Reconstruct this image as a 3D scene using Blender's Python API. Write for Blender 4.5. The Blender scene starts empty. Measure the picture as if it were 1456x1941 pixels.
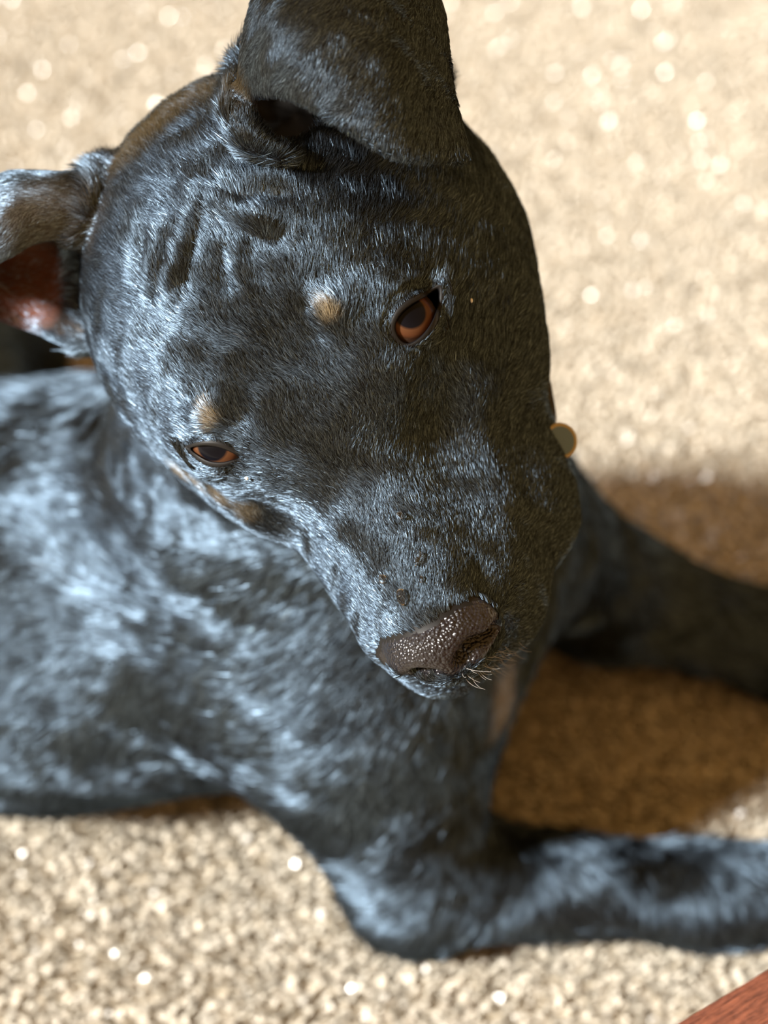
import bpy, bmesh, math, random
import numpy as np
from mathutils import Matrix, Vector
from mathutils.bvhtree import BVHTree

HAIR = 1.0          # fur density factor

# ------------------------------------------------------------------ camera, light, world
sc = bpy.context.scene
COL = sc.collection
IMG_W, IMG_H, FPX = 1456, 1941, 2900.0
PITCH = math.radians(45)
CAM = np.array([0.0, 0.0, 0.55])
RIGHT = np.array([1.0, 0, 0])
FWD = np.array([0, math.cos(PITCH), -math.sin(PITCH)])
DOWN = np.array([0, -math.sin(PITCH), -math.cos(PITCH)])
AXES = np.stack([RIGHT, DOWN, FWD])          # rows: camera x (right), y (down), z (forward)

cd = bpy.data.cameras.new('camera')
cam = bpy.data.objects.new('camera', cd)
COL.objects.link(cam)
cam.location = CAM
cam.rotation_euler = (math.pi / 2 - PITCH, 0, 0)
cd.sensor_fit = 'VERTICAL'
cd.sensor_height = 36
cd.lens = FPX / IMG_H * 36
cd.clip_start = 0.01
cd.dof.use_dof = True
cd.dof.focus_distance = 0.375
cd.dof.aperture_fstop = 7.2
sc.camera = cam

sc.view_settings.view_transform = 'Standard'
sc.view_settings.look = 'None'
sc.view_settings.gamma = 1
sc.view_settings.use_curve_mapping = False
sc.view_settings.exposure = 0.0
sc.cycles.use_denoising = True

w = bpy.data.worlds.new('room_light')
sc.world = w
w.use_nodes = True
bg = w.node_tree.nodes['Background']
bg.inputs[0].default_value = (1.0, 0.54, 0.17, 1)
bg.inputs[1].default_value = 0.62

def light_dir(obj, d):
    obj.rotation_euler = Vector(d).to_track_quat('-Z', 'Y').to_euler()

SUN_FROM = np.array([-0.75, -0.33, 0.575])
sd = bpy.data.lights.new('sun', 'SUN')
sd.energy = 12.0
sd.angle = math.radians(8)
sd.color = (1.0, 0.97, 0.92)
sun = bpy.data.objects.new('sun', sd)
COL.objects.link(sun)
light_dir(sun, -SUN_FROM)

ad = bpy.data.lights.new('window_sky_light', 'AREA')
ad.shape = 'RECTANGLE'
ad.size, ad.size_y = 1.3, 1.5
ad.energy = 14
ad.color = (0.62, 0.80, 1.0)
area = bpy.data.objects.new('window_sky_light', ad)
COL.objects.link(area)
area.location = (-1.7, 0.5, 1.35)
light_dir(area, np.array([0, 0.35, 0.1]) - np.array(area.location))

# ------------------------------------------------------------------ coordinate helpers
def cam2world(p):                      # camera coordinates in metres -> world
    return CAM + np.asarray(p, float) @ AXES

def px_depth(x, y, d):                 # pixel and depth (metres) -> world
    return cam2world([(x - IMG_W / 2) / FPX * d, (y - IMG_H / 2) / FPX * d, d])

def ray(x, y):
    v = np.array([(x - IMG_W / 2) / FPX, (y - IMG_H / 2) / FPX, 1.0]) @ AXES
    return v / np.linalg.norm(v)

def at_z(x, y, z):                     # pixel and height above the floor -> world
    r = ray(x, y)
    return CAM + r * ((z - CAM[2]) / r[2])

def to_px(P):
    C = (P - CAM) @ AXES.T
    return np.c_[IMG_W / 2 + FPX * C[:, 0] / C[:, 2], IMG_H / 2 + FPX * C[:, 1] / C[:, 2]], C[:, 2]

# head frame (millimetres): X dog's left, Y towards the tail, Z up; origin between the eyes
HX = np.array([0.825, -0.495, -0.27])
HY = np.array([-0.36, -0.83, 0.42])
HX /= np.linalg.norm(HX)
HY -= HX * (HX @ HY)
HY /= np.linalg.norm(HY)
HZ = np.cross(HX, HY)
HEAD = np.stack([HX, HY, HZ]) @ AXES         # rows: head axes in world
HORG = cam2world(np.array([-18.6, -30.8, 397]) / 1000)

def H(p):                              # head local mm -> world m
    return HORG + (np.asarray(p, float) / 1000) @ HEAD

def Hinv(P):
    return (P - HORG) @ HEAD.T * 1000

# ------------------------------------------------------------------ implicit modelling
PRIMS = []

def ell(c, r, k=0.012, axes=None, op='u', head=True):
    c = H(c) if head else np.asarray(c, float)
    r = np.asarray(r, float) / (1000 if head else 1)
    A = np.eye(3) if axes is None else np.asarray(axes, float)
    if head:
        A = A @ HEAD
    PRIMS.append(dict(t='e', c=c, r=r, A=A, k=k, op=op, R=r.max()))

def cone(a, b, ra, rb, k=0.012, op='u', head=True):
    if head:
        a, b, ra, rb = H(a), H(b), ra / 1000, rb / 1000
    a, b = np.asarray(a, float), np.asarray(b, float)
    PRIMS.append(dict(t='c', a=a, b=b, ra=ra, rb=rb, k=k, op=op, c=(a + b) / 2,
                      R=np.linalg.norm(b - a) / 2 + max(ra, rb)))

def both(fn, *pts, **kw):
    for s in (-1, 1):
        q = []
        for p in pts:
            q.append((p[0] * s, p[1], p[2]) if isinstance(p, tuple) else p)
        fn(*q, **kw)

def balls(P, r, k=0.003, op='u'):
    PRIMS.append(dict(t='b', P=P, r=r, k=k, op=op))

def smin(a, b, k):
    h = np.clip(0.5 + 0.5 * (b - a) / k, 0, 1)
    return b + (a - b) * h - k * h * (1 - h)

def smax(a, b, k):
    return -smin(-a, -b, k)

def sdf_grid(org, ax, n, h):
    """org world origin, ax rows = grid axes, n cells, h spacing"""
    V = np.full(n, 0.05, np.float32)
    for p in PRIMS:
        if p['t'] == 'b':
            r, k = p['r'], p['k']
            G = (p['P'] - org) @ ax.T / h
            m = int(math.ceil((r + k + h) / h)) + 1
            D = np.full(n, 1.0, np.float32)
            for g in G:
                lo = np.maximum(np.floor(g).astype(int) - m, 0)
                hi = np.minimum(np.floor(g).astype(int) + m + 2, n)
                if np.any(hi <= lo):
                    continue
                X = (np.arange(lo[0], hi[0]) - g[0])[:, None, None]
                Y = (np.arange(lo[1], hi[1]) - g[1])[None, :, None]
                Z = (np.arange(lo[2], hi[2]) - g[2])[None, None, :]
                d = np.sqrt(X * X + Y * Y + Z * Z) * h - r
                s = D[lo[0]:hi[0], lo[1]:hi[1], lo[2]:hi[2]]
                np.minimum(s, d, out=s)
            msk = D < 0.9
            V[msk] = smin(V[msk], D[msk], k) if p['op'] == 'u' else smax(V[msk], -D[msk], k)
            continue
        g = (p['c'] - org) @ ax.T / h
        m = (p['R'] + p['k'] + 0.05 * (p['op'] == 'u') * 0 + 2 * h) / h
        # a margin so that the smooth blends stay continuous
        m += (0.012 / h) if p['op'] == 'u' else 0
        lo = np.maximum(np.floor(g - m).astype(int), 0)
        hi = np.minimum(np.ceil(g + m).astype(int) + 1, n)
        if np.any(hi <= lo):
            continue
        I = [np.arange(lo[i], hi[i]) * h for i in range(3)]
        P = (org + I[0][:, None, None, None] * ax[0] + I[1][None, :, None, None] * ax[1]
             + I[2][None, None, :, None] * ax[2]).astype(np.float32)
        if p['t'] == 'e':
            q = (P - p['c'].astype(np.float32)) @ p['A'].T.astype(np.float32)
            r = p['r'].astype(np.float32)
            k0 = np.sqrt(((q / r) ** 2).sum(-1)) + 1e-6
            k1 = np.sqrt(((q / (r * r)) ** 2).sum(-1)) + 1e-6
            d = k0 * (k0 - 1) / k1
        else:
            ab = p['b'] - p['a']
            t = np.clip(((P - p['a']) @ ab) / (ab @ ab), 0, 1)
            d = np.linalg.norm(P - p['a'] - t[..., None] * ab, axis=-1) - (p['ra'] + (p['rb'] - p['ra']) * t)
        s = V[lo[0]:hi[0], lo[1]:hi[1], lo[2]:hi[2]]
        s[...] = smin(s, d, p['k']) if p['op'] == 'u' else smax(s, -d, p['k'])
    return V

def surface_nets(V, org, ax, h):
    ins = V < 0
    nx, ny, nz = V.shape
    c = np.zeros((nx - 1, ny - 1, nz - 1), np.int8)
    for i in (0, 1):
        for j in (0, 1):
            for k in (0, 1):
                c += ins[i:nx - 1 + i, j:ny - 1 + j, k:nz - 1 + k]
    act = np.argwhere((c > 0) & (c < 8))
    idx = np.full(c.shape, -1, np.int32)
    idx[act[:, 0], act[:, 1], act[:, 2]] = np.arange(len(act))
    acc = np.zeros((len(act), 3))
    cnt = np.zeros(len(act))
    cor = [(i, j, k) for i in (0, 1) for j in (0, 1) for k in (0, 1)]
    for a in cor:
        for ax_ in range(3):
            if a[ax_]:
                continue
            b = list(a)
            b[ax_] = 1
            va = V[act[:, 0] + a[0], act[:, 1] + a[1], act[:, 2] + a[2]]
            vb = V[act[:, 0] + b[0], act[:, 1] + b[1], act[:, 2] + b[2]]
            m = (va < 0) != (vb < 0)
            t = np.where(m, va / np.where(m, va - vb, 1), 0)
            q = np.array(a, float)[None, :] + 0
            q = np.repeat(q, len(act), 0)
            q[:, ax_] += t
            acc[m] += q[m]
            cnt[m] += 1
    G = act + acc / cnt[:, None]
    verts = org + (G * h) @ ax
    faces = []
    for a in range(3):
        b, d = (a + 1) % 3, (a + 2) % 3
        sl0 = [slice(None)] * 3
        sl1 = [slice(None)] * 3
        sl0[a] = slice(0, -1)
        sl1[a] = slice(1, None)
        s0, s1 = ins[tuple(sl0)], ins[tuple(sl1)]
        e = np.argwhere(s0 != s1)
        ok = (e[:, b] > 0) & (e[:, d] > 0) & (e[:, b] < V.shape[b] - 1) & (e[:, d] < V.shape[d] - 1)
        e = e[ok]
        flip = s0[e[:, 0], e[:, 1], e[:, 2]]
        def cell(db, dd):
            q = e.copy()
            q[:, b] -= db
            q[:, d] -= dd
            return idx[q[:, 0], q[:, 1], q[:, 2]]
        f = np.stack([cell(1, 1), cell(0, 1), cell(0, 0), cell(1, 0)], 1)
        f[~flip] = f[~flip][:, ::-1]
        faces.append(f)
    F = np.concatenate(faces)
    return verts, F[(F >= 0).all(1)]

def adjacency(F):
    E = np.concatenate([F[:, [0, 1]], F[:, [1, 2]], F[:, [2, 3]], F[:, [3, 0]]])
    return E

def smooth(Vt, F, it, lam=0.5):
    E = adjacency(F)
    n = len(Vt)
    cnt = np.bincount(E[:, 0], minlength=n) + np.bincount(E[:, 1], minlength=n) + 1e-9
    for i in range(it):
        l = lam if i % 2 == 0 else -lam * 0.96 if it > 4 else lam
        S = np.stack([np.bincount(E[:, 0], Vt[E[:, 1], c], n) + np.bincount(E[:, 1], Vt[E[:, 0], c], n) for c in range(3)], 1)
        Vt = Vt + l * (S / cnt[:, None] - Vt)
    return Vt

def normals(Vt, F):
    N = np.cross(Vt[F[:, 2]] - Vt[F[:, 0]], Vt[F[:, 3]] - Vt[F[:, 1]])
    n = len(Vt)
    out = np.zeros((n, 3))
    for c in range(4):
        for k in range(3):
            out[:, k] += np.bincount(F[:, c], N[:, k], n)
    return out / (np.linalg.norm(out, axis=1, keepdims=True) + 1e-12)

def catmull(P, u):
    """P (n,3) control points, u in [0,n-1]"""
    n = len(P)
    i = np.clip(np.floor(u).astype(int), 0, n - 2)
    t = (u - i)[:, None]
    p0, p1, p2, p3 = P[np.maximum(i - 1, 0)], P[i], P[i + 1], P[np.minimum(i + 2, n - 1)]
    return 0.5 * (2 * p1 + (p2 - p0) * t + (2 * p0 - 5 * p1 + 4 * p2 - p3) * t * t + (3 * p1 - p0 - 3 * p2 + p3) * t ** 3)

def sheet(rows, nu, nv):
    R = [np.array([px_depth(*q[:2], q[2] / 1000) for q in r]) for r in rows]
    u = np.linspace(0, len(rows[0]) - 1, nu)
    A = np.stack([catmull(r, u) for r in R])            # rows x nu x 3
    v = np.linspace(0, len(rows) - 1, nv)
    return np.stack([catmull(A[:, j], v) for j in range(nu)], 1)   # nv x nu x 3

# ------------------------------------------------------------------ materials
def mat(name):
    m = bpy.data.materials.new(name)
    m.use_nodes = True
    nt = m.node_tree
    b = nt.nodes['Principled BSDF']
    return m, nt, b

def node(nt, t, **kw):
    n = nt.nodes.new(t)
    for k, v in kw.items():
        setattr(n, k, v)
    return n

def mesh_obj(name, V, F, m=None, parent=None, smoothed=True):
    me = bpy.data.meshes.new(name)
    V = np.asarray(V, np.float32)
    F = np.asarray(F, np.int32)
    k = F.shape[1]
    me.vertices.add(len(V))
    me.vertices.foreach_set('co', V.ravel())
    me.loops.add(F.size)
    me.loops.foreach_set('vertex_index', F.ravel())
    me.polygons.add(len(F))
    me.polygons.foreach_set('loop_start', np.arange(0, F.size, k, dtype=np.int32))
    me.polygons.foreach_set('loop_total', np.full(len(F), k, np.int32))
    me.polygons.foreach_set('use_smooth', np.full(len(F), smoothed, bool))
    me.update(calc_edges=True)
    me.validate()
    o = bpy.data.objects.new(name, me)
    COL.objects.link(o)
    if m:
        me.materials.append(m)
    if parent:
        o.parent = parent
        o.matrix_parent_inverse = parent.matrix_world.inverted()
    return o

def color_attr(me, name, C):
    a = me.attributes.new(name, 'FLOAT_COLOR', 'POINT')
    a.data.foreach_set('color', np.c_[C, np.ones(len(C))].astype(np.float32).ravel())

# skin: dark, coloured by the coat's own pigment
m_skin, nt, b = mat('dog_skin')
at = node(nt, 'ShaderNodeAttribute', attribute_name='coat')
nt.links.new(at.outputs['Color'], b.inputs['Base Color'])
b.inputs['Roughness'].default_value = 0.55
b.inputs['Specular IOR Level'].default_value = 0.25

# fur
m_fur = bpy.data.materials.new('dog_fur')
m_fur.use_nodes = True
nt = m_fur.node_tree
nt.nodes.clear()
out = node(nt, 'ShaderNodeOutputMaterial')
refl = node(nt, 'ShaderNodeBsdfHair', component='Reflection')
gl = node(nt, 'ShaderNodeAttribute', attribute_name='gloss')
nt.links.new(gl.outputs['Color'], refl.inputs['Color'])
refl.inputs['Offset'].default_value = math.radians(-4)
refl.inputs['RoughnessU'].default_value = 0.085
refl.inputs['RoughnessV'].default_value = 0.36
dif = node(nt, 'ShaderNodeBsdfDiffuse')
at = node(nt, 'ShaderNodeAttribute', attribute_name='coat')
add = node(nt, 'ShaderNodeAddShader')
nt.links.new(at.outputs['Color'], dif.inputs['Color'])
nt.links.new(refl.outputs[0], add.inputs[0])
nt.links.new(dif.outputs[0], add.inputs[1])
nt.links.new(add.outputs[0], out.inputs['Surface'])

# ------------------------------------------------------------------ the floor
m_floor, nt, b = mat('carpet')
tc = node(nt, 'ShaderNodeTexCoord')
nz = node(nt, 'ShaderNodeTexNoise')
nz.inputs['Scale'].default_value = 60
cr = node(nt, 'ShaderNodeValToRGB')
cr.color_ramp.elements[0].color = (0.42, 0.36, 0.27, 1)
cr.color_ramp.elements[1].color = (0.62, 0.55, 0.43, 1)
nt.links.new(tc.outputs['Object'], nz.inputs['Vector'])
nt.links.new(nz.outputs['Fac'], cr.inputs['Fac'])
nt.links.new(cr.outputs['Color'], b.inputs['Base Color'])
b.inputs['Roughness'].default_value = 0.9
fl = mesh_obj('floor', [(-2.5, -1.5, 0), (2.5, -1.5, 0), (2.5, 4, 0), (-2.5, 4, 0)], [[0, 1, 2, 3]], m_floor)
fl['kind'] = 'structure'
fl['label'] = 'beige carpeted floor under the dog'

# ------------------------------------------------------------------ the dog: shape
# skull, brow, cheeks
ell((-0.5, 39, 2), (45, 46, 34))
ell((0, 8, 5), (38, 34, 21))
for s in (-1, 1):
    ell((s * 20, 6, 8), (13, 13, 11), k=0.010)              # brow
    ell((s * 35.5, 36, -20), (20.5, 37, 27), k=0.016)           # cheek
    ell((s * 29, -3, -14), (12, 19, 12), k=0.012)           # below the eye
    cone((s * 14, -14, -28), (s * 10, -56, -27), 20, 14, k=0.012)      # flews
    cone((s * 21, -10, -44), (s * 13, -54, -41), 15, 9, k=0.010)
    ell((s * 23, -27, -47), (13, 27, 17), k=0.010)
    ell((s * 37, 6, -32), (13, 20, 16), k=0.012)
    ell((s * 10.5, -61, -41), (11, 12, 12), k=0.008)
cone((1, -2, -4), (1, -68, -11), 17, 11, k=0.014)           # bridge of the muzzle
cone((0, 20, -46), (-4, -67, -43), 20, 8.5, k=0.010)           # lower jaw
ell((1, -72, -16), (15, 10, 12), k=0.006)                   # nose pad
for s in (-1, 1):
    cone((s * 8 + 1, -84, -17), (s * 12 + 1, -74, -19), 3.2, 3.0, k=0.002, op='s')   # nostril
    cone((s * 12 + 1, -78, -20), (s * 17 + 1, -70, -20), 2.6, 1.2, k=0.002, op='s')
for q in ((492, 232, 0.376), (520, 242, 0.376), (548, 236, 0.378), (578, 218, 0.381)):
    PRIMS.append(dict(t='c', a=px_depth(*q), b=px_depth(q[0] + 12, q[1] - 40, q[2] + 0.045), ra=0.0080, rb=0.0105, k=0.003,
                      op='s', c=px_depth(q[0] + 6, q[1] - 20, q[2] + 0.022), R=0.045))
for q0, q1, r_ in (((452, 178, 0.377), (456, 222, 0.374), 0.0026), ((456, 222, 0.374), (478, 262, 0.3735), 0.0028), ((478, 262, 0.3735), (530, 288, 0.3745), 0.0024)):
    cone(px_depth(*q0), px_depth(*q1), r_, r_, k=0.005, head=False)     # rim of the ear opening

# ears: folded sheets
earR = sheet([
    [(458, 205, 387), (505, 262, 408), (580, 262, 410), (680, 262, 412), (790, 240, 416)],
    [(470, 120, 398), (520, 140, 414), (600, 125, 416), (700, 120, 416), (815, 150, 420)],
    [(500, 0, 392), (560, -30, 400), (640, -50, 402), (730, -40, 404), (825, 10, 408)],
    [(515, -70, 376), (580, -100, 374), (650, -108, 374), (730, -100, 379), (805, -60, 392)],
    [(486, 10, 366), (560, 0, 356), (650, -5, 355), (740, 5, 362), (833, 30, 382)],
    [(466, 110, 368), (550, 100, 353), (650, 110, 352), (750, 130, 357), (850, 170, 376)],
    [(461, 180, 377), (540, 174, 357), (640, 222, 354), (750, 285, 359), (882, 298, 373)],
], 100, 170)
balls(earR.reshape(-1, 3)[::1], 0.0017, 0.003)
earL = sheet([
    [(215, 470, 420), (150, 442, 412), (80, 447, 406), (0, 485, 404), (-90, 525, 412), (-150, 500, 428)],
    [(205, 400, 414), (145, 388, 405), (70, 390, 401), (0, 410, 401), (-100, 470, 410), (-155, 490, 428)],
    [(195, 338, 418), (130, 342, 414), (60, 336, 414), (0, 344, 416), (-100, 410, 420), (-160, 480, 430)],
    [(170, 420, 440), (120, 440, 446), (60, 440, 448), (0, 450, 447), (-110, 470, 440), (-160, 485, 432)],
    [(160, 560, 440), (120, 560, 448), (60, 560, 450), (0, 560, 446), (-100, 540, 436), (-156, 500, 431)],
    [(150, 645, 438), (110, 636, 444), (70, 622, 447), (20, 605, 446), (-80, 572, 436), (-152, 505, 429)],
], 90, 130)
balls(earL.reshape(-1, 3), 0.0017, 0.003)

# neck, trunk and legs (world metres)
BONES = []          # (a, b, radius, flow direction) used for the lie of the coat
def limb(a, b, ra, rb, k=0.03, lie=None):
    cone(a, b, ra, rb, k=k, head=False)
    BONES.append((np.asarray(a), np.asarray(b), max(ra, rb), np.asarray(lie if lie is not None else b - a, float)))

chest = at_z(645, 1075, 0.12)
nape = H((4, 54, -26))
limb(nape, chest, 0.042, 0.058, k=0.03)
withers = at_z(520, 960, 0.14)
limb(nape, withers, 0.040, 0.065, k=0.04)
t0 = at_z(600, 1070, 0.094)
t1 = at_z(100, 1130, 0.080)
t2 = at_z(-700, 1120, 0.082)
limb(chest, t0, 0.076, 0.078, k=0.04, lie=(-0.7, -0.3, -0.5))
limb(t0, t1, 0.078, 0.078, k=0.04, lie=(-0.9, -0.15, -0.32))
limb(t1, t2, 0.078, 0.082, k=0.04, lie=(-0.9, -0.15, -0.32))
# near fore leg
sh, el, wr, pw = at_z(660, 1260, 0.12), at_z(790, 1660, 0.030), at_z(1330, 1695, 0.020), at_z(1620, 1690, 0.018)
limb(sh, el, 0.050, 0.025, k=0.03, lie=(-0.6, -0.36, -0.6))
limb(el, wr, 0.023, 0.0150, k=0.02, lie=(0.7, -0.7, -0.1))
limb(wr, pw, 0.0150, 0.021, k=0.02)
# far fore leg
sh2, el2, wr2, pw2 = at_z(880, 960, 0.12), at_z(1140, 1120, 0.035), at_z(1500, 1230, 0.022), at_z(1700, 1280, 0.02)
limb(sh2, el2, 0.043, 0.027, k=0.03)
limb(el2, wr2, 0.027, 0.019, k=0.02)
limb(wr2, pw2, 0.019, 0.022, k=0.02)
# hind leg and haunch
hip, kn, ho = at_z(-520, 900, 0.09), at_z(-90, 690, 0.05), at_z(60, 680, 0.02)
limb(hip, kn, 0.07, 0.045, k=0.03)
limb(kn, ho, 0.04, 0.018, k=0.02)
hip2, kn2 = at_z(-900, 1350, 0.07), at_z(-620, 1480, 0.04)
limb(hip2, kn2, 0.07, 0.04, k=0.03)
cone(t2, t2 + np.array([-0.13, 0.03, -0.06]), 0.05, 0.012, k=0.02, head=False)

# fine grid round the head, coarse grid for the rest, from the same implicit body
hb0, hb1, hs = np.array([-125., -95, -78]), np.array([95., 112, 92]), 1.15
n = np.ceil((hb1 - hb0) / hs).astype(int)
V = sdf_grid(H(hb0), HEAD, n, hs / 1000)
hv, hf = surface_nets(V, H(hb0), HEAD, hs / 1000)
wb0 = np.array([-0.72, 0.12, -0.02])
wb1 = np.array([0.40, 0.72, 0.42])
ws = 0.0034
n = np.ceil((wb1 - wb0) / ws).astype(int)
V = sdf_grid(wb0, np.eye(3), n, ws)
bv, bf = surface_nets(V, wb0, np.eye(3), ws)
del V
bv = smooth(bv, bf, 3)
hv = smooth(hv, hf, 2, 0.4)

def muzzle_turn(L0):
    """the snout is carried turned a little against the skull, the jaws hang to one side"""
    L0 = np.array(L0, float)
    L_ = L0.copy()
    t = np.clip((8 - L_[:, 1]) / 72, 0, 1.15)
    t = t * t * (3 - 2 * np.minimum(t, 1))
    w_ = np.clip((L_[:, 1] + 78) / 32, 0, 1) * np.clip((95 - L_[:, 1]) / 60, 0, 1)
    L_[:, 0] += 0.18 * w_ * np.log1p(np.exp(np.clip(-(L_[:, 2] + 4) / 6, -20, 12))) * 6
    ph = -0.10 * t
    c_, s_ = np.cos(ph), np.sin(ph)
    x, z = L_[:, 0].copy(), L_[:, 2] + 20
    L_[:, 0] = x * c_ - z * s_
    L_[:, 2] = x * s_ + z * c_ - 20
    r_ = np.sqrt((((L0 - np.array([0, 0, -15])) / np.array([72, 95, 62])) ** 2).sum(1))
    f = np.clip((1.75 - r_) / 0.65, 0, 1)
    f = f * f * (3 - 2 * f)
    return L0 + f[:, None] * (L_ - L0)

HLOC = Hinv(hv)
hv = H(muzzle_turn(HLOC))
L = Hinv(bv)
near_head = (np.abs(L) < 200).all(1)
bv[near_head] = H(muzzle_turn(L[near_head]))
inside = ((L > hb0 + 5) & (L < hb1 - 5)).all(1)
keep = ~inside[bf].all(1)
bf = bf[keep]
# drop the verts nobody uses
used = np.zeros(len(bv), bool)
used[bf.ravel()] = True
remap = np.cumsum(used) - 1
bv, bf = bv[used], remap[bf]
print('head', len(hv), 'body', len(bv))


# ------------------------------------------------------------------ sculpting on the head
def tri(F):
    return np.concatenate([F[:, [0, 1, 2]], F[:, [0, 2, 3]]])

def make_bvh(Vt, F):
    return BVHTree.FromPolygons(Vt.tolist(), F.tolist())

bvh = make_bvh(hv, hf)

def hit(x, y, tree=None):
    r = ray(x, y)
    p, nrm, i, d = (tree or bvh).ray_cast(Vector(CAM), Vector(r))
    if p is None:
        return None, None
    return np.array(p), np.array(nrm)

def seg_dist(P, A):
    best = np.full(len(P), 1e9)
    for a, b_ in zip(A[:-1], A[1:]):
        ab = b_ - a
        t = np.clip(((P - a) @ ab) / (ab @ ab + 1e-12), 0, 1)
        best = np.minimum(best, np.linalg.norm(P - a - t[:, None] * ab, axis=1))
    return best

def on_skin(pts, step=14):
    q = []
    for (x0, y0), (x1, y1) in zip(pts[:-1], pts[1:]):
        m = max(2, int(math.hypot(x1 - x0, y1 - y0) / step))
        for t in np.linspace(0, 1, m):
            p, _ = hit(x0 + (x1 - x0) * t, y0 + (y1 - y0) * t)
            if p is not None:
                q.append(p)
    return np.array(q)

def local_line(pts):
    return H(muzzle_turn(np.array(pts, float)))

def fold(line, width, depth, taper=True):
    """push the skin along its normal: depth > 0 a groove, depth < 0 a ridge (mm)"""
    global hv
    wd, dp = width / 1000, depth / 1000
    lo, hi_ = line.min(0) - 3 * wd, line.max(0) + 3 * wd
    sel = np.where(((hv > lo) & (hv < hi_)).all(1))[0]
    if not len(sel):
        return
    d = seg_dist(hv[sel], line)
    f = np.exp(-(d / wd) ** 2)
    if taper:
        ends = np.minimum(np.linalg.norm(hv[sel] - line[0], axis=1), np.linalg.norm(hv[sel] - line[-1], axis=1))
        f *= np.clip(ends / (2.0 * wd), 0.15, 1)
    hv[sel] -= hn[sel] * (f * dp)[:, None]

hn = normals(hv, hf)
SKIN_FOLDS = [   # wrinkles of the forehead and the brow: line, width, depth
    ([(386, 305), (405, 352), (445, 380), (500, 392)], 3.0, 1.6),
    ([(398, 330), (420, 385), (470, 415), (545, 440)], 3.2, -2.2),
    ([(388, 395), (433, 430), (482, 452), (560, 470)], 2.0, 1.9),
    ([(375, 340), (378, 395), (358, 480), (338, 560)], 2.2, -1.3),
    ([(386, 385), (380, 430), (366, 490), (346, 570)], 1.9, 1.7),
    ([(348, 440), (335, 520), (325, 570)], 2.4, -1.4),
    ([(324, 430), (309, 500), (298, 590)], 1.9, 1.5),
    ([(284, 410), (272, 480), (266, 570)], 1.9, 1.3),
    ([(420, 470), (434, 530), (455, 590)], 2.4, 1.6),
    ([(440, 460), (458, 510), (478, 550)], 2.2, -1.2),
    ([(465, 455), (485, 520), (520, 580)], 2.4, 1.7),
    ([(445, 297), (500, 322), (590, 330), (650, 320)], 3.0, 1.9),
    ([(440, 325), (500, 345), (600, 352)], 3.0, -1.2),
    ([(457, 362), (520, 374), (590, 375)], 2.6, 1.3),
    ([(600, 560), (588, 600), (606, 640), (650, 665)], 2.6, 1.8),     # round the brow spot
    ([(660, 570), (690, 612), (720, 640)], 5.0, 2.2),                 # hollow between brow and eye
    ([(560, 560), (610, 660), (690, 740)], 5.0, 1.0),
    ([(430, 740), (465, 800), (510, 850)], 5.5, 2.4),
    ([(470, 540), (560, 680), (650, 810)], 8.0, 2.2),                 # the stop between the eyes
    ([(700, 560), (760, 545), (820, 520)], 4.5, -1.5),                # upper lid ridge
    ([(350, 810), (385, 800), (430, 815)], 3.5, -1.5),
    ([(880, 1062), (905, 1085), (935, 1130)], 3.0, 1.6),              # hollow behind the nose wing
]
for l, wd, dp in SKIN_FOLDS:
    fold(on_skin(l), wd * 1.05, dp * 0.85)
for c, rad, dp in (((625, 588), 5.0, -2.2), ((403, 792), 4.5, -1.8)):  # brow spots stand proud
    p, _ = hit(*c)
    fold(np.array([p, p + 1e-5]), rad, dp, taper=False)
# mouth line, philtrum and the crease round the nose pad
NOSE_C, NOSE_R = np.array([1, -72, -16.0]), np.array([15, 10, 12.0])
for sgn in (-1, 1):
    fold(local_line([(-2, -76, -35), (sgn * 9 - 2, -68, -36), (sgn * 20, -50, -48), (sgn * 29, -28, -60), (sgn * 32, 2, -56)]), 2.0, 2.2, taper=False)
    fold(local_line([(sgn * 26, -45, -40), (sgn * 33, -28, -46), (sgn * 36, -6, -44)]), 3.0, 1.0)
NOSTRIL = on_skin([(880, 1252), (890, 1232), (906, 1218), (926, 1210), (940, 1192)], 4)
NL = Hinv(NOSTRIL)
NL[:, 0] = 2 - NL[:, 0]
WING = on_skin([(884, 1210), (903, 1198), (922, 1190), (934, 1170), (930, 1145)], 5)
WL = Hinv(WING)
WL[:, 0] = 2 - WL[:, 0]
for ln_ in (WING, H(WL)):
    fold(ln_, 2.4, -1.3)
for ln_ in (NOSTRIL, H(NL)):
    fold(ln_, 2.1, 4.6, taper=False)
fold(on_skin([(952, 1215), (960, 1180), (950, 1145), (925, 1122), (895, 1118)], 6), 2.0, 1.5)
fold(on_skin([(722, 1218), (762, 1206), (803, 1192), (845, 1166), (880, 1143)], 6), 1.6, 0.5)
print('hollow depth', [round(float((hit(x_, y_)[0] - CAM) @ FWD), 4) for x_, y_ in ((480, 230), (515, 230), (550, 230), (515, 260), (515, 200))])
fold(local_line([(1, -84, -19), (0, -80, -27), (-1, -76, -34)]), 1.3, 1.4, taper=False)
hv = smooth(hv, hf, 1, 0.35)
hn = normals(hv, hf)
bvh = make_bvh(hv, hf)

# ------------------------------------------------------------------ eyes and lids
EYE_R = 0.0092
EYES = [
    dict(open=[(830, 549), (806, 562), (780, 577), (758, 597), (749, 620), (757, 641), (772, 651), (790, 644), (808, 627), (822, 604), (830, 577)],
         iris=(778, 590), c=(785, 606), sink=0.0070, side=-0.0006),
    dict(open=[(454, 867), (433, 855), (407, 847), (382, 845), (361, 850), (374, 862), (395, 873), (419, 876), (440, 872)],
         iris=(400, 844), c=(404, 858), sink=0.0076, side=0.0012),
]

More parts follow.
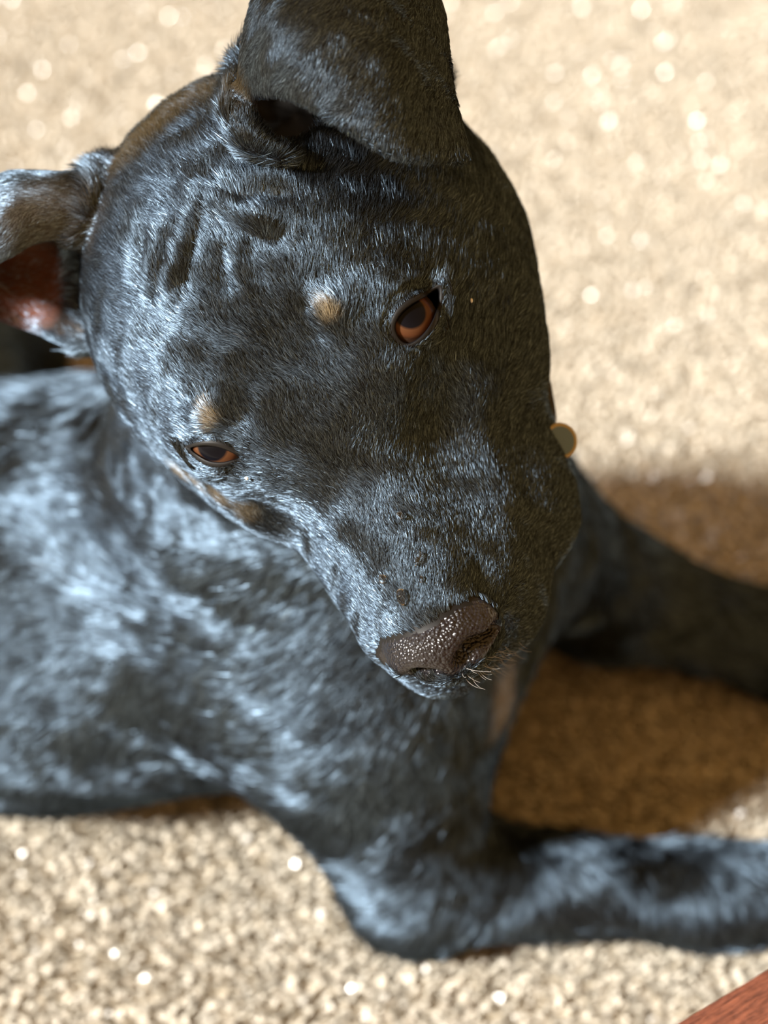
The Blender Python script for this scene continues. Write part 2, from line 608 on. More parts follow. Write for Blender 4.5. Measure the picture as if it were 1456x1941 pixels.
def closed_curve(P, m):
    P = np.array(P, float)
    n_ = len(P)
    Q = np.concatenate([P[-1:], P, P[:2]])
    u = np.linspace(1, n_ + 1, m, endpoint=False)
    i = np.floor(u).astype(int)
    t = (u - i)[:, None]
    p0, p1, p2, p3 = Q[i - 1], Q[i], Q[i + 1], Q[np.minimum(i + 2, len(Q) - 1)]
    return 0.5 * (2 * p1 + (p2 - p0) * t + (2 * p0 - 5 * p1 + 4 * p2 - p3) * t * t + (3 * p1 - p0 - 3 * p2 + p3) * t ** 3)

def sphere_depth(x, y, c, r):
    d = ray(x, y)
    oc = CAM - c
    b_ = oc @ d
    q = b_ * b_ - (oc @ oc - r * r)
    return -b_ - math.sqrt(q) if q > 0 else -b_

def in_poly(P, poly):
    x, y = P[:, 0], P[:, 1]
    r = np.zeros(len(P), bool)
    for (x0, y0), (x1, y1) in zip(poly, np.roll(poly, -1, 0)):
        c = ((y0 > y) != (y1 > y)) & (x < (x1 - x0) * (y - y0) / (y1 - y0 + 1e-12) + x0)
        r ^= c
    return r

hpx, hdep = to_px(hv)
drop = np.zeros(len(hv), bool)
lids = []
for e in EYES:
    p, nrm = hit(*e['c'])
    view = ray(*e['c'])
    inn = view - nrm
    e['E'] = p + inn / np.linalg.norm(inn) * e['sink'] + HEAD[0] * e['side']
    A = closed_curve(e['open'], 72)
    cen = A.mean(0)
    rows = []
    S = [0.96, 1.0, 1.05, 1.14, 1.28, 1.46, 1.68, 1.95]
    for s_ in S:
        row = []
        for a in A:
            q = cen + (a - cen) * s_
            if s_ > 1:                       # keep a minimum lid width
                q = a + (a - cen) / np.linalg.norm(a - cen) * 34 * (s_ - 1) / 0.95
            ds = sphere_depth(*q, e['E'], EYE_R + 0.0005)
            hp, _ = hit(*q)
            db = ds if hp is None else np.linalg.norm(hp - CAM)
            t = np.clip((s_ - 1) / 0.95, 0, 1)
            t = t * t * (3 - 2 * t)
            d = ds * (1 - t) + db * t
            if ds < db + 0.002:
                d = min(d, ds - 0.0002)
            d -= 0.0011 * math.sin(math.pi * min(1, max(0, (s_ - 0.93) / 0.6))) if s_ < 1.53 else 0
            if s_ < 1:
                d += 0.0022
            row.append(CAM + ray(*q) * d)
        rows.append(row)
    e['rows'] = np.array(rows)
    grown = A + (A - cen) / np.linalg.norm(A - cen, axis=1)[:, None] * 22
    drop |= in_poly(hpx, grown) & (np.abs(hdep - (e['E'] - CAM) @ FWD) < 0.014)
hf = hf[~drop[hf].all(1)]

# ------------------------------------------------------------------ one skin: head and body
def grid_faces(nr, nc, closed=True):
    F = []
    for i in range(nr - 1):
        for j in range(nc if closed else nc - 1):
            k = (j + 1) % nc
            F.append((i * nc + j, i * nc + k, (i + 1) * nc + k, (i + 1) * nc + j))
    return np.array(F)

for e in EYES:                       # the furred outer lids belong to the skin
    R_ = e['rows'][2:]
    hf = np.concatenate([hf, grid_faces(*R_.shape[:2])[:, ::-1] + len(hv)])
    hv = np.concatenate([hv, R_.reshape(-1, 3)])
ALLV = np.concatenate([hv, bv])
ALLF = np.concatenate([hf, bf + len(hv)])
ALLN = normals(ALLV, ALLF)
NH = len(hv)
LOC = np.concatenate([HLOC] + [Hinv(e['rows'][2:].reshape(-1, 3)) for e in EYES] + [Hinv(bv)])

# pigment of coat and skin
BLACK = np.array([0.0065, 0.0058, 0.0052])
coat = np.tile(BLACK, (len(ALLV), 1))
def dye(c, center, rad, soft=0.5, power=1.0):
    d = np.linalg.norm(ALLV - center, axis=1) / rad
    f = np.clip((1 - d) / soft, 0, 1)[:, None] * power
    coat[:] = coat * (1 - f) + np.array(c) * f
TAN = (0.23, 0.175, 0.10)
for q, r_ in (((619, 578), 0.0030), ((627, 602), 0.0030), ((390, 776), 0.0024), ((405, 798), 0.0029)):
    dye(TAN, hit(*q)[0], r_, 0.9)
for q in ((352, 893), (385, 915), (430, 938), (480, 962)):          # tan edge of the cheek
    p, _ = hit(*q)
    if p is not None:
        dye(TAN, p + FWD * 0.004, 0.0055, 0.9, 0.7)
for q in ((330, 225), (390, 185), (440, 160), (290, 262), (245, 300)):   # brown tinge on the nape
    p, _ = hit(*q)
    if p is not None:
        dye((0.060, 0.040, 0.016), p, 0.012, 1.0, 0.8)
for q in ((100, 400), (150, 410), (40, 420)):
    p, _ = hit(*q)
    if p is not None:
        dye((0.06, 0.047, 0.035), p, 0.014, 1.0, 0.8)
_px, _dp = to_px(ALLV)
inner_ear = in_poly(_px, np.array([(-160, 540), (0, 497), (60, 458), (130, 452), (158, 490), (168, 648), (110, 640), (75, 626), (40, 604), (0, 614), (-120, 590)], float))
inner_ear &= (_dp > 0.405) & (LOC[:, 0] < -38)
inner_ear[NH:] = False
coat[inner_ear] = (0.012, 0.008, 0.006)
for q in ((55, 520), (70, 570), (30, 560), (20, 510), (90, 530)):        # bare skin inside the ear
    p, _ = hit(*q)
    if p is not None:
        dye((0.12, 0.045, 0.028), p, 0.012, 0.6)

fb_ = make_bvh(ALLV, ALLF)
for q in ((955, 1262), (955, 1290), (952, 1322)):
    p, _ = hit(*q, fb_)
    if p is not None:
        dye(TAN, p, 0.011, 0.8)

# the nose pad is its own piece of skin
f_nose = (((LOC - NOSE_C) / NOSE_R) ** 2).sum(1)
NOSE_EDGE = np.array([(714, 1242), (724, 1214), (760, 1206), (803, 1192), (845, 1166), (877, 1143), (915, 1136), (944, 1160), (950, 1195),
                      (930, 1240), (895, 1264), (860, 1282), (820, 1286), (770, 1280), (735, 1266)], float)
_px, _dp = to_px(ALLV)
is_nose = in_poly(_px, NOSE_EDGE) & (LOC[:, 1] < -55) & (LOC[:, 2] > -34)
fn = is_nose[ALLF].all(1)
dog = mesh_obj('dog', ALLV, ALLF[~fn], m_skin)
color_attr(dog.data, 'coat', coat)
dog['label'] = 'young black dog with tan eyebrow spots lying on the carpet, head tilted'
dog['category'] = 'dog'

def compact(Vt, F):
    u, inv = np.unique(F.ravel(), return_inverse=True)
    return Vt[u], inv.reshape(F.shape), u

m_nose, nt, b = mat('nose_leather')
b.inputs['Base Color'].default_value = (0.008, 0.007, 0.009, 1)
b.inputs['Roughness'].default_value = 0.33
b.inputs['Specular IOR Level'].default_value = 0.55
tc = node(nt, 'ShaderNodeTexCoord')
vo = node(nt, 'ShaderNodeTexVoronoi')
vo.inputs['Scale'].default_value = 1150
bp = node(nt, 'ShaderNodeBump')
bp.inputs['Strength'].default_value = 0.9
bp.inputs['Distance'].default_value = 0.0006
bp.invert = True
nt.links.new(tc.outputs['Object'], vo.inputs['Vector'])
nt.links.new(vo.outputs['Distance'], bp.inputs['Height'])
nt.links.new(bp.outputs['Normal'], b.inputs['Normal'])
nv, nf, _ = compact(ALLV, ALLF[fn])
nose = mesh_obj('nose', nv, nf, m_nose, dog)
nose['label'] = 'pebbled black nose leather'

# eyeballs
m_eye, nt, b = mat('eyeball')
tc = node(nt, 'ShaderNodeTexCoord')
sep = node(nt, 'ShaderNodeSeparateXYZ')
nt.links.new(tc.outputs['Object'], sep.inputs[0])
cr = node(nt, 'ShaderNodeValToRGB')
els = cr.color_ramp.elements
els[0].position, els[0].color = 0.0, (0.03, 0.022, 0.018, 1)
els[1].position, els[1].color = 1.0, (0.002, 0.002, 0.003, 1)
zc = lambda rr: (math.sqrt(1 - (rr / 9.2) ** 2))          # height on the unit sphere for a radius in mm
for pos, c in ((zc(6.7), (0.03, 0.018, 0.012, 1)), (zc(6.2), (0.03, 0.012, 0.006, 1)), (zc(5.6), (0.075, 0.028, 0.012, 1)),
               (zc(4.5), (0.085, 0.036, 0.016, 1)), (zc(3.9), (0.004, 0.004, 0.006, 1))):
    e_ = els.new(pos)
    e_.color = c
mr = node(nt, 'ShaderNodeMath', operation='DIVIDE')
mr.inputs[1].default_value = EYE_R
nt.links.new(sep.outputs['Z'], mr.inputs[0])
nt.links.new(mr.outputs[0], cr.inputs['Fac'])
nt.links.new(cr.outputs['Color'], b.inputs['Base Color'])
b.inputs['Roughness'].default_value = 0.35
b.inputs['Coat Weight'].default_value = 0.14
b.inputs['Specular IOR Level'].default_value = 0.05
b.inputs['Coat Roughness'].default_value = 0.03
m_lid, nt, b = mat('eyelid_skin')
b.inputs['Base Color'].default_value = (0.005, 0.0045, 0.005, 1)
b.inputs['Roughness'].default_value = 0.5
b.inputs['Specular IOR Level'].default_value = 0.12

for e in EYES:
    bm = bmesh.new()
    bmesh.ops.create_uvsphere(bm, u_segments=48, v_segments=32, radius=EYE_R)
    me = bpy.data.meshes.new('eye')
    bm.to_mesh(me)
    bm.free()
    for p in me.polygons:
        p.use_smooth = True
    me.materials.append(m_eye)
    o = bpy.data.objects.new('eye', me)
    COL.objects.link(o)
    g = CAM + ray(*e['iris']) * sphere_depth(*e['iris'], e['E'], EYE_R) - e['E']
    o.location = e['E']
    o.rotation_euler = Vector(g).to_track_quat('Z', 'Y').to_euler()
    o.parent = dog
    o['label'] = 'amber brown eye'
    R_ = e['rows'][:3]
    lid = mesh_obj('eyelid', R_.reshape(-1, 3), grid_faces(*R_.shape[:2])[:, ::-1], m_lid, dog)

# ------------------------------------------------------------------ fur
rng = np.random.default_rng(7)
from mathutils.kdtree import KDTree
def kd_of(P):
    k = KDTree(len(P))
    for i, p in enumerate(P):
        k.insert(p, i)
    k.balance()
    return k

def flow_field():
    Fl = np.zeros((len(ALLV), 3))
    x, y, z = LOC.T
    loc = np.stack([np.sign(x) * np.clip(np.abs(x) / 40, 0, 1) * 0.45 * np.clip((y + 20) / 40, 0, 1),
                    np.ones(len(x)), np.where(z < -20, -0.35, 0.05)], 1)
    Fh = loc @ HEAD
    # body: along the nearest bones
    wsum = np.zeros(len(ALLV))
    Fb = np.zeros((len(ALLV), 3))
    for a, b_, r_, lie in BONES:
        ab = b_ - a
        t = np.clip(((ALLV - a) @ ab) / (ab @ ab), 0, 1)
        d = np.linalg.norm(ALLV - a - t[:, None] * ab, axis=1) / r_
        w_ = 1 / (d ** 6 + 0.02)
        Fb += w_[:, None] * lie / np.linalg.norm(lie)
        wsum += w_
    Fb = Fb / wsum[:, None] + np.array([0, 0, -0.12])
    low = (np.clip((0.10 - ALLV[:, 2]) / 0.05, 0, 1) * np.clip((-0.03 - ALLV[:, 0]) / 0.04, 0, 1))[:, None]
    Fb = Fb * (1 - low) + np.array([-0.1, -0.25, -0.95]) * low          # belly hair hangs down
    m = np.clip((y - 62) / 30, 0, 1)
    far = (np.abs(LOC) > 150).any(1)
    m[far] = 1
    m[NH:] = np.maximum(m[NH:], 0.6)
    Fl = Fh * (1 - m)[:, None] + Fb * m[:, None]
    ear = np.zeros(len(ALLV))
    for S_, ax_ in ((earR, 0), (earL, 1)):
        D = np.gradient(S_, axis=ax_)
        D /= np.linalg.norm(D, axis=2, keepdims=True)
        if ax_ == 0:                    # the coat of the hanging ear slants to its front edge
            D2 = np.gradient(S_, axis=1)
            D = D - 0.35 * D2 / np.linalg.norm(D2, axis=2, keepdims=True)
        P = S_[::3, ::3].reshape(-1, 3)
        Dd = D[::3, ::3].reshape(-1, 3)
        k = kd_of(P)
        lo, hi_ = P.min(0) - 0.005, P.max(0) + 0.005
        for i in np.where(((ALLV > lo) & (ALLV < hi_)).all(1))[0]:
            _, j, d = k.find(ALLV[i])
            if d < 0.0035:
                Fl[i] = Dd[j]
                ear[i] = 1
    return Fl, ear

def wave(P, s, seed):
    r_ = np.random.default_rng(seed)
    o = np.zeros(len(P))
    for _ in range(5):
        k = r_.normal(0, 1, 3) / s
        o += np.sin(P @ k + r_.uniform(0, 7))
    return o / 2.2

def grow():
    Fl, ear = flow_field()
    T = tri(ALLF[~fn])
    a, b_, c = ALLV[T[:, 0]], ALLV[T[:, 1]], ALLV[T[:, 2]]
    area_ = np.linalg.norm(np.cross(b_ - a, c - a), axis=1) / 2 * 1e6          # mm2
    tn = ALLN[T].mean(1)
    ctr = (a + b_ + c) / 3
    view = CAM - ctr
    view /= np.linalg.norm(view, axis=1, keepdims=True)
    px, dep = to_px(ctr)
    facing = (tn * view).sum(1)
    isbody = T[:, 0] >= NH
    lc = LOC[T].mean(1)
    neck = isbody | ((lc[:, 1] > 75) & (ear[T].max(1) == 0))
    dens = np.where(isbody, 2.4, 11.0)
    dens = dens * np.where(isbody, 1, np.interp(lc[:, 1], [-70, -20], [1.7, 1.0]))
    dens = np.where(facing < -0.25, dens * 0.25, dens)
    outside = (px[:, 0] < -250) | (px[:, 0] > 1700) | (px[:, 1] < -250) | (px[:, 1] > 2200)
    dens = np.where(outside, dens * 0.15, dens)
    # bare: inside of the left ear, behind the lids
    dens = np.where(is_nose[T[:, 0]], 0, dens)
    pocket = in_poly(px, np.array([(464, 190), (474, 240), (505, 268), (560, 264), (600, 240), (590, 205), (520, 176)], float))
    dens = np.where(pocket & (dep > 0.372) & ~isbody, 0.0, dens)          # bare inside of the ear opening
    dens = np.where(inner_ear[T[:, 0]], dens * 0.10, dens)
    for e in EYES:
        A = closed_curve(e['open'], 40)
        cen = A.mean(0)
        dens = np.where(in_poly(px, A + (A - cen) / np.linalg.norm(A - cen, axis=1)[:, None] * 9) & ~isbody & (dep < 0.44), 0.0, dens)
    nn = rng.poisson(area_ * dens * HAIR)
    ti = np.repeat(np.arange(len(T)), nn)
    n_ = len(ti)
    u, v = rng.random(n_), rng.random(n_)
    f = u + v > 1
    u[f], v[f] = 1 - u[f], 1 - v[f]
    wts = np.stack([1 - u - v, u, v], 1)
    Tt = T[ti]
    mix = lambda A: (A[Tt] * wts[:, :, None]).sum(1)
    P, N = mix(ALLV), mix(ALLN)
    N /= np.linalg.norm(N, axis=1, keepdims=True)
    D = mix(Fl)
    D += rng.normal(0, 0.17, D.shape)
    D -= N * (D * N).sum(1)[:, None]
    D /= np.linalg.norm(D, axis=1, keepdims=True) + 1e-9
    B = np.cross(N, D)
    ang = 0.30 * wave(P, 0.006, 3) + 0.18 * wave(P, 0.002, 5)
    ang += np.where(Tt[:, 0] >= NH, 0.50 * wave(P, 0.020, 21), 0.12 * wave(P, 0.014, 23))
    D = D * np.cos(ang)[:, None] + B * np.sin(ang)[:, None]
    l_ = Hinv(P)
    body = Tt[:, 0] >= NH
    ln = np.interp(l_[:, 1], [-80, -55, -10, 40, 90], [1.4, 1.9, 2.9, 4.4, 6.0])
    ln = np.where(ear[Tt[:, 0]] > 0, 2.2, ln)
    ln = np.where(body, 9.0, ln)
    pp, _ = to_px(P)
    rim = in_poly(pp, np.array([(432, 170), (440, 250), (480, 292), (580, 292), (625, 255), (610, 200), (520, 160)], float)) & ~body
    ln = np.where(rim, 1.6, ln)
    for e in EYES:
        A = closed_curve(e['open'], 40)
        cen = A.mean(0)
        nearer = in_poly(pp, A + (A - cen) / np.linalg.norm(A - cen, axis=1)[:, None] * 30) & ~body
        ln = np.where(nearer, 1.3, ln)
    ln *= rng.uniform(0.65, 1.2, n_) / 1000
    lift = rng.uniform(0.10, 0.30, n_) + 0.15 * np.clip((-35 - l_[:, 1]) / 30, 0, 1) + 0.06 * wave(P, 0.003, 9)
    hd = (~body).astype(float)
    lift += hd * 0.50 * np.exp(-((l_[:, 0] - 2) / 17) ** 2 - ((l_[:, 1] - 2) / 20) ** 2)      # the coat stands up on the stop
    lift += hd * 0.20 * np.clip((l_[:, 1] - 38) / 25, 0, 1)
    lift = np.where(ear[Tt[:, 0]] > 0, 0.05, lift)
    K = 4
    pts = np.zeros((n_, K, 3), np.float32)
    for k in range(K):
        t = k / (K - 1)
        pts[:, k] = P + N * 0.0001 + D * (ln * t)[:, None] + N * (ln * (lift * t * 1.3 - lift * 0.55 * t * t))[:, None]
    rad0 = np.where(body, 0.00011, 0.000056) * rng.uniform(0.8, 1.25, n_)
    radii = rad0[:, None] * np.array([1.0, 0.95, 0.7, 0.15])[None]
    cc = mix(coat) * rng.uniform(0.7, 1.3, n_)[:, None]
    return pts, radii, cc

def curves_obj(name, pts, radii, cc, material, parent):
    n_, K = pts.shape[:2]
    hc = bpy.data.hair_curves.new(name)
    hc.add_curves([K] * n_)
    hc.attributes['position'].data.foreach_set('vector', pts.astype(np.float32).ravel())
    ra = hc.attributes.get('radius') or hc.attributes.new('radius', 'FLOAT', 'POINT')
    ra.data.foreach_set('value', radii.astype(np.float32).ravel())
    ca = hc.attributes.new('coat', 'FLOAT_COLOR', 'CURVE')
    ca.data.foreach_set('color', np.c_[cc, np.ones(n_)].astype(np.float32).ravel())
    gs = np.random.default_rng(31).gamma(1.8, 1 / 1.8, n_)[:, None] * np.array([[0.054, 0.077, 0.103]])
    ga = hc.attributes.new('gloss', 'FLOAT_COLOR', 'CURVE')
    ga.data.foreach_set('color', np.c_[np.minimum(gs, 0.6), np.ones(n_)].astype(np.float32).ravel())
    hc.materials.append(material)
    o = bpy.data.objects.new(name, hc)
    COL.objects.link(o)
    o.parent = parent
    return o

if HAIR > 0:
    pts, radii, cc = grow()
    print('hairs', len(pts))
    fur = curves_obj('fur', pts, radii, cc, m_fur, dog)
    fur['kind'] = 'stuff'
    fur['label'] = 'short glossy black fur'

# ------------------------------------------------------------------ collar with a round tag
full = make_bvh(ALLV, ALLF)
m_collar, nt, b = mat('collar_leather')
b.inputs['Base Color'].default_value = (0.012, 0.009, 0.008, 1)
b.inputs['Roughness'].default_value = 0.55
m_gold, nt, b = mat('tag_rim_metal')
b.inputs['Base Color'].default_value = (0.36, 0.29, 0.17, 1)
b.inputs['Metallic'].default_value = 0.9
b.inputs['Roughness'].default_value = 0.35
m_tag, nt, b = mat('tag_enamel')
b.inputs['Base Color'].default_value = (0.10, 0.16, 0.22, 1)
b.inputs['Roughness'].default_value = 0.25
axd = chest - nape
axd /= np.linalg.norm(axd)
cc0 = nape + axd * 0.016
e1 = np.cross(axd, [0, 0, 1.0])
e1 /= np.linalg.norm(e1)
e2 = np.cross(axd, e1)
ring = []
for k in range(64):
    th = 2 * math.pi * k / 64
    d = e1 * math.cos(th) + e2 * math.sin(th)
    p, nr_, i_, dist = full.ray_cast(Vector(cc0 + d * 0.12), Vector(-d))
    ring.append(0.12 - dist if p is not None else 0.05)
ring = np.array(ring)
for _ in range(6):
    ring = (np.roll(ring, 1) + ring + np.roll(ring, -1)) / 3
rows = []
for off, w_ in ((-0.002, -0.004), (0.0008, -0.0035), (0.0012, 0), (0.0008, 0.0035), (-0.002, 0.004)):
    rows.append([cc0 + axd * w_ + (e1 * math.cos(2 * math.pi * k / 64) + e2 * math.sin(2 * math.pi * k / 64)) * (ring[k] + off - 0.001 + 0.003 * (e1 * math.cos(2 * math.pi * k / 64) + e2 * math.sin(2 * math.pi * k / 64))[0]) for k in range(64)])
rows = np.array(rows)
collar = mesh_obj('collar', rows.reshape(-1, 3), grid_faces(5, 64), m_collar, dog)
collar['label'] = 'dark brown collar round the neck'

def disc(name, c, nrm, r, th, m, parent, rim=None, segs=32):
    q = Vector(nrm).to_track_quat('Z', 'Y').to_matrix()
    bm = bmesh.new()
    bmesh.ops.create_cone(bm, cap_ends=True, segments=segs, radius1=r, radius2=r * 0.94, depth=th)
    me = bpy.data.meshes.new(name)
    bm.transform(Matrix.Translation(Vector(c)) @ q.to_4x4())
    bm.to_mesh(me)
    bm.free()
    me.materials.append(m)
    o = bpy.data.objects.new(name, me)
    COL.objects.link(o)
    o.parent = parent
    return o

def torus(name, c, nrm, R, r, m, parent, n1=40, n2=10):
    q = np.array(Vector(nrm).to_track_quat('Z', 'Y').to_matrix())
    V_ = []
    for i in range(n1):
        a = 2 * math.pi * i / n1
        for j in range(n2):
            t = 2 * math.pi * j / n2
            V_.append(c + q @ np.array([(R + r * math.cos(t)) * math.cos(a), (R + r * math.cos(t)) * math.sin(a), r * math.sin(t)]))
    F = []
    for i in range(n1):
        for j in range(n2):
            F.append((i * n2 + j, ((i + 1) % n1) * n2 + j, ((i + 1) % n1) * n2 + (j + 1) % n2, i * n2 + (j + 1) % n2))
    return mesh_obj(name, V_, F, m, parent)

tp, tnr = hit(1062, 836, full)
if tp is not None:
    tc_ = tp - ray(1062, 836) * 0.003
    tn_ = -ray(1062, 836) + np.array([0.5, 0, 0.2])
    tag = disc('tag', tc_, tn_, 0.0042, 0.0012, m_tag, collar)
    tag['label'] = 'round blue-grey tag with a golden rim'
    torus('tag_rim', tc_, tn_, 0.0044, 0.0007, m_gold, collar)

# ------------------------------------------------------------------ whiskers
m_wh, nt, b = mat('whisker')
b.inputs['Base Color'].default_value = (0.34, 0.33, 0.31, 1)
b.inputs['Roughness'].default_value = 0.4
wp, wr_, wc = [], [], []
rr = np.random.default_rng(3)
hb = make_bvh(hv, hf)
for k in range(38):
    x, y = rr.uniform(872, 985), 0
    y = np.interp(x, [870, 930, 990], [1300, 1272, 1232]) - rr.uniform(2, 34)
    p, nr_ = hit(x, y, hb)
    if p is None:
        continue
    ln = rr.uniform(0.0025, 0.0065)
    d0 = nr_ * 0.7 + (RIGHT * rr.uniform(-0.2, 0.9) + DOWN * rr.uniform(0.3, 1.0)) * 0.8
    d0 /= np.linalg.norm(d0)
    bend = -DOWN * rr.uniform(0.2, 0.9) + RIGHT * rr.uniform(0, .5)
    t = np.linspace(0, 1, 7)[:, None]
    wp.append(p + d0 * ln * t + bend * ln * 0.7 * t * t)
    wr_.append(np.linspace(0.00005, 0.00002, 7))
    wc.append((0.3, 0.3, 0.3))
if wp:
    wk = curves_obj('whiskers', np.array(wp), np.array(wr_), np.array(wc), m_wh, dog)
    wk['kind'] = 'stuff'
    wk['label'] = 'short pale curled whiskers under the lip'

# ------------------------------------------------------------------ water drops on the muzzle and crumbs in the coat
m_water, nt, b = mat('water')
b.inputs['Base Color'].default_value = (1, 1, 1, 1)
b.inputs['Transmission Weight'].default_value = 1
b.inputs['IOR'].default_value = 1.33
b.inputs['Roughness'].default_value = 0.02
m_crumb, nt, b = mat('crumb')
b.inputs['Base Color'].default_value = (0.8, 0.76, 0.66, 1)

def blob(name, x, y, rx, ry, h, rot, m, label, cat, group=None, up=0.0):
    p, nr_ = hit(x, y, hb)
    if p is None:
        return
    nr_ = np.array(nr_)
    t1_ = np.cross(nr_, -DOWN)
    t1_ /= np.linalg.norm(t1_)
    t2_ = np.cross(nr_, t1_)
    a = math.radians(rot)
    u_, v_ = t1_ * math.cos(a) + t2_ * math.sin(a), t2_ * math.cos(a) - t1_ * math.sin(a)
    bm = bmesh.new()
    bmesh.ops.create_uvsphere(bm, u_segments=24, v_segments=14, radius=1)
    for v in bm.verts:
        c = v.co
        taper = 1 - 0.25 * c.y
        q = p + nr_ * up + u_ * (c.x * rx * taper) + v_ * (c.y * ry) + nr_ * (c.z * h)
        v.co = Vector(q) - Vector(p)
    me = bpy.data.meshes.new(name)
    bm.to_mesh(me)
    bm.free()
    for f in me.polygons:
        f.use_smooth = True
    me.materials.append(m)
    o = bpy.data.objects.new(name, me)
    o.location = p
    COL.objects.link(o)
    o['label'], o['category'] = label, cat
    if group:
        o['group'] = group

G = 'water drops on the muzzle'
blob('water_drop', 765, 1132, 0.0013, 0.0021, 0.0012, 8, m_water, 'largest clear water drop, oval, just above the nose leather', 'drop', G, 0.0013)
blob('water_drop', 730, 1097, 0.0009, 0.0011, 0.0009, 0, m_water, 'small round water drop, leftmost on the muzzle', 'drop', G, 0.0013)
blob('water_drop', 791, 1062, 0.0006, 0.0019, 0.0007, -20, m_water, 'long thin water streak on the muzzle, upper right of the oval drop', 'drop', G, 0.0013)
blob('water_drop', 798, 1100, 0.0004, 0.0008, 0.0005, -8, m_water, 'tiny water drop right below the long thin streak', 'drop', G, 0.0011)
blob('water_drop', 757, 981, 0.0007, 0.0009, 0.0008, 20, m_water, 'water drop highest up the muzzle, nearest the eyes', 'drop', G, 0.0018)
blob('crumb', 887, 572, 0.0003, 0.0006, 0.0003, 0, m_crumb, 'tiny white crumb on the dark cheek beside the upper eye', 'crumb', 'crumbs in the coat', 0.0014)
blob('crumb', 472, 900, 0.0005, 0.0005, 0.0004, 0, m_crumb, 'tiny white crumb below the lower left eye', 'crumb', 'crumbs in the coat', 0.0014)

# ------------------------------------------------------------------ carpet pile
rg = np.random.default_rng(11)
sp = 0.0030
gx, gy = np.meshgrid(np.arange(-0.62, 0.62, sp), np.arange(0.14, 1.45, sp))
cx, cy = gx.ravel(), gy.ravel()
cx = cx + rg.uniform(-0.5, 0.5, len(cx)) * sp
cy = cy + rg.uniform(-0.5, 0.5, len(cy)) * sp
pxs, dps = to_px(np.c_[cx, cy, np.zeros(len(cx))])
kp = (pxs[:, 0] > -420) & (pxs[:, 0] < 1880) & (pxs[:, 1] < 2350) & (pxs[:, 1] > -250)
cx, cy = cx[kp], cy[kp]
nT = len(cx)
print('tufts', nT)
yaw = rg.uniform(0, 2 * math.pi, nT)
tilt = rg.uniform(0.15, 1.0, nT)
taz = rg.uniform(0, 2 * math.pi, nT)
size = rg.uniform(0.0013, 0.0024, nT)
hgt = rg.uniform(0.0025, 0.0042, nT)
Vt = np.zeros((nT, 8, 3))
tx, ty = np.tan(tilt) * np.cos(taz), np.tan(tilt) * np.sin(taz)
for k in range(4):                       # a flat tilted loop top on a tapering tuft
    a = yaw + k * math.pi / 2
    dx, dy = np.cos(a) * size, np.sin(a) * size * 0.75
    Vt[:, k] = np.stack([cx + dx * 0.7, cy + dy * 0.7, np.zeros(nT)], 1)
    Vt[:, 4 + k] = np.stack([cx + dx, cy + dy, hgt + dx * tx + dy * ty], 1)
Ft = np.array([[4, 5, 6, 7], [0, 1, 5, 4], [1, 2, 6, 5], [2, 3, 7, 6], [3, 0, 4, 7]])
Ft = (Ft[None] + (np.arange(nT) * 8)[:, None, None]).reshape(-1, 4)
m_pile, nt, b = mat('carpet_pile')
at = node(nt, 'ShaderNodeAttribute', attribute_name='tone')
nt.links.new(at.outputs['Color'], b.inputs['Base Color'])
b.inputs['Roughness'].default_value = 0.24
b.inputs['Specular IOR Level'].default_value = 0.5
pile = mesh_obj('carpet_pile', Vt.reshape(-1, 3), Ft, m_pile, None, smoothed=False)
tone = np.array([0.545, 0.50, 0.415])[None] * rg.uniform(0.6, 1.15, nT)[:, None]
color_attr(pile.data, 'tone', np.repeat(tone, 8, 0))
pile['kind'] = 'stuff'
pile['label'] = 'glistening short beige carpet pile around the dog'
pile['category'] = 'carpet'

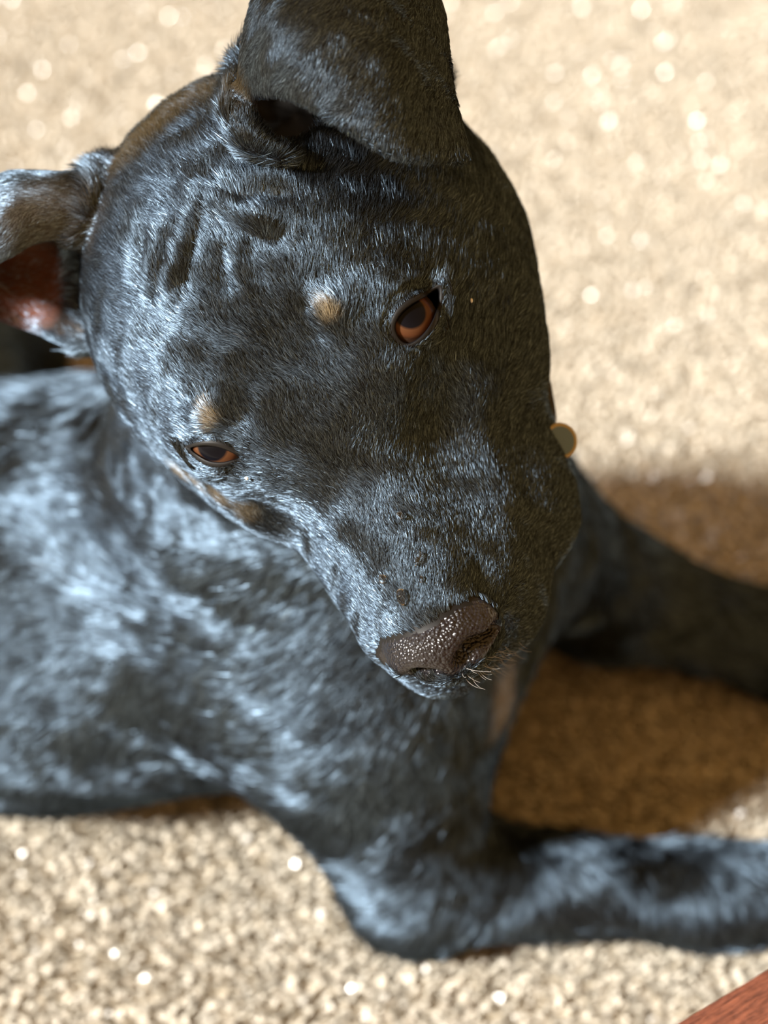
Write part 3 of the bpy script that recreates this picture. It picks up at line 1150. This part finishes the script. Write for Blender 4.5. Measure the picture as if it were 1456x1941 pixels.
# ------------------------------------------------------------------ wooden stool corner
m_wood, nt, b = mat('red_brown_wood')
tc = node(nt, 'ShaderNodeTexCoord')
mp = node(nt, 'ShaderNodeMapping')
mp.inputs['Scale'].default_value = (60, 330, 160)
nz = node(nt, 'ShaderNodeTexNoise')
nz.inputs['Scale'].default_value = 3
nz.inputs['Detail'].default_value = 8
nz.inputs['Roughness'].default_value = 0.7
cr = node(nt, 'ShaderNodeValToRGB')
cr.color_ramp.elements[0].position, cr.color_ramp.elements[0].color = 0.34, (0.060, 0.017, 0.010, 1)
cr.color_ramp.elements[1].position, cr.color_ramp.elements[1].color = 0.66, (0.26, 0.085, 0.045, 1)
bp = node(nt, 'ShaderNodeBump')
bp.inputs['Strength'].default_value = 0.6
bp.inputs['Distance'].default_value = 0.0012
nt.links.new(tc.outputs['Object'], mp.inputs['Vector'])
nt.links.new(mp.outputs[0], nz.inputs['Vector'])
nt.links.new(nz.outputs['Fac'], cr.inputs['Fac'])
nt.links.new(cr.outputs['Color'], b.inputs['Base Color'])
nt.links.new(nz.outputs['Fac'], bp.inputs['Height'])
nt.links.new(bp.outputs['Normal'], b.inputs['Normal'])
b.inputs['Roughness'].default_value = 0.5
ZS = 0.168
A0, A1 = at_z(1262, 1946, ZS), at_z(1462, 1826, ZS)
ed = (A1 - A0)[:2]
ed /= np.linalg.norm(ed)
ang = math.atan2(ed[1], ed[0])
stool = bpy.data.objects.new('wooden_stool', None)
COL.objects.link(stool)
stool.rotation_euler = (0, 0, ang)
stool.location = (A0[0] + ed[0] * 0.09, A0[1] + ed[1] * 0.09, 0)
stool['label'] = 'low reddish-brown wooden stool reaching into the bottom right corner'
stool['category'] = 'stool'

def slab(name, x0, x1, y0, y1, z0, z1, bev):
    bm = bmesh.new()
    bmesh.ops.create_cube(bm, size=1)
    for v in bm.verts:
        v.co = Vector(((x0 + x1) / 2 + v.co.x * (x1 - x0), (y0 + y1) / 2 + v.co.y * (y1 - y0), (z0 + z1) / 2 + v.co.z * (z1 - z0)))
    bmesh.ops.bevel(bm, geom=bm.edges[:], offset=bev, segments=3, affect='EDGES')
    me = bpy.data.meshes.new(name)
    bm.to_mesh(me)
    bm.free()
    me.materials.append(m_wood)
    o = bpy.data.objects.new(name, me)
    COL.objects.link(o)
    o.parent = stool
    return o

slab('seat', -0.16, 0.20, -0.24, 0.0, ZS - 0.022, ZS, 0.003)
for lx in (-0.13, 0.17):
    for ly in (-0.21, -0.03):
        slab('leg', lx - 0.014, lx + 0.014, ly - 0.014, ly + 0.014, 0, ZS - 0.022, 0.003)
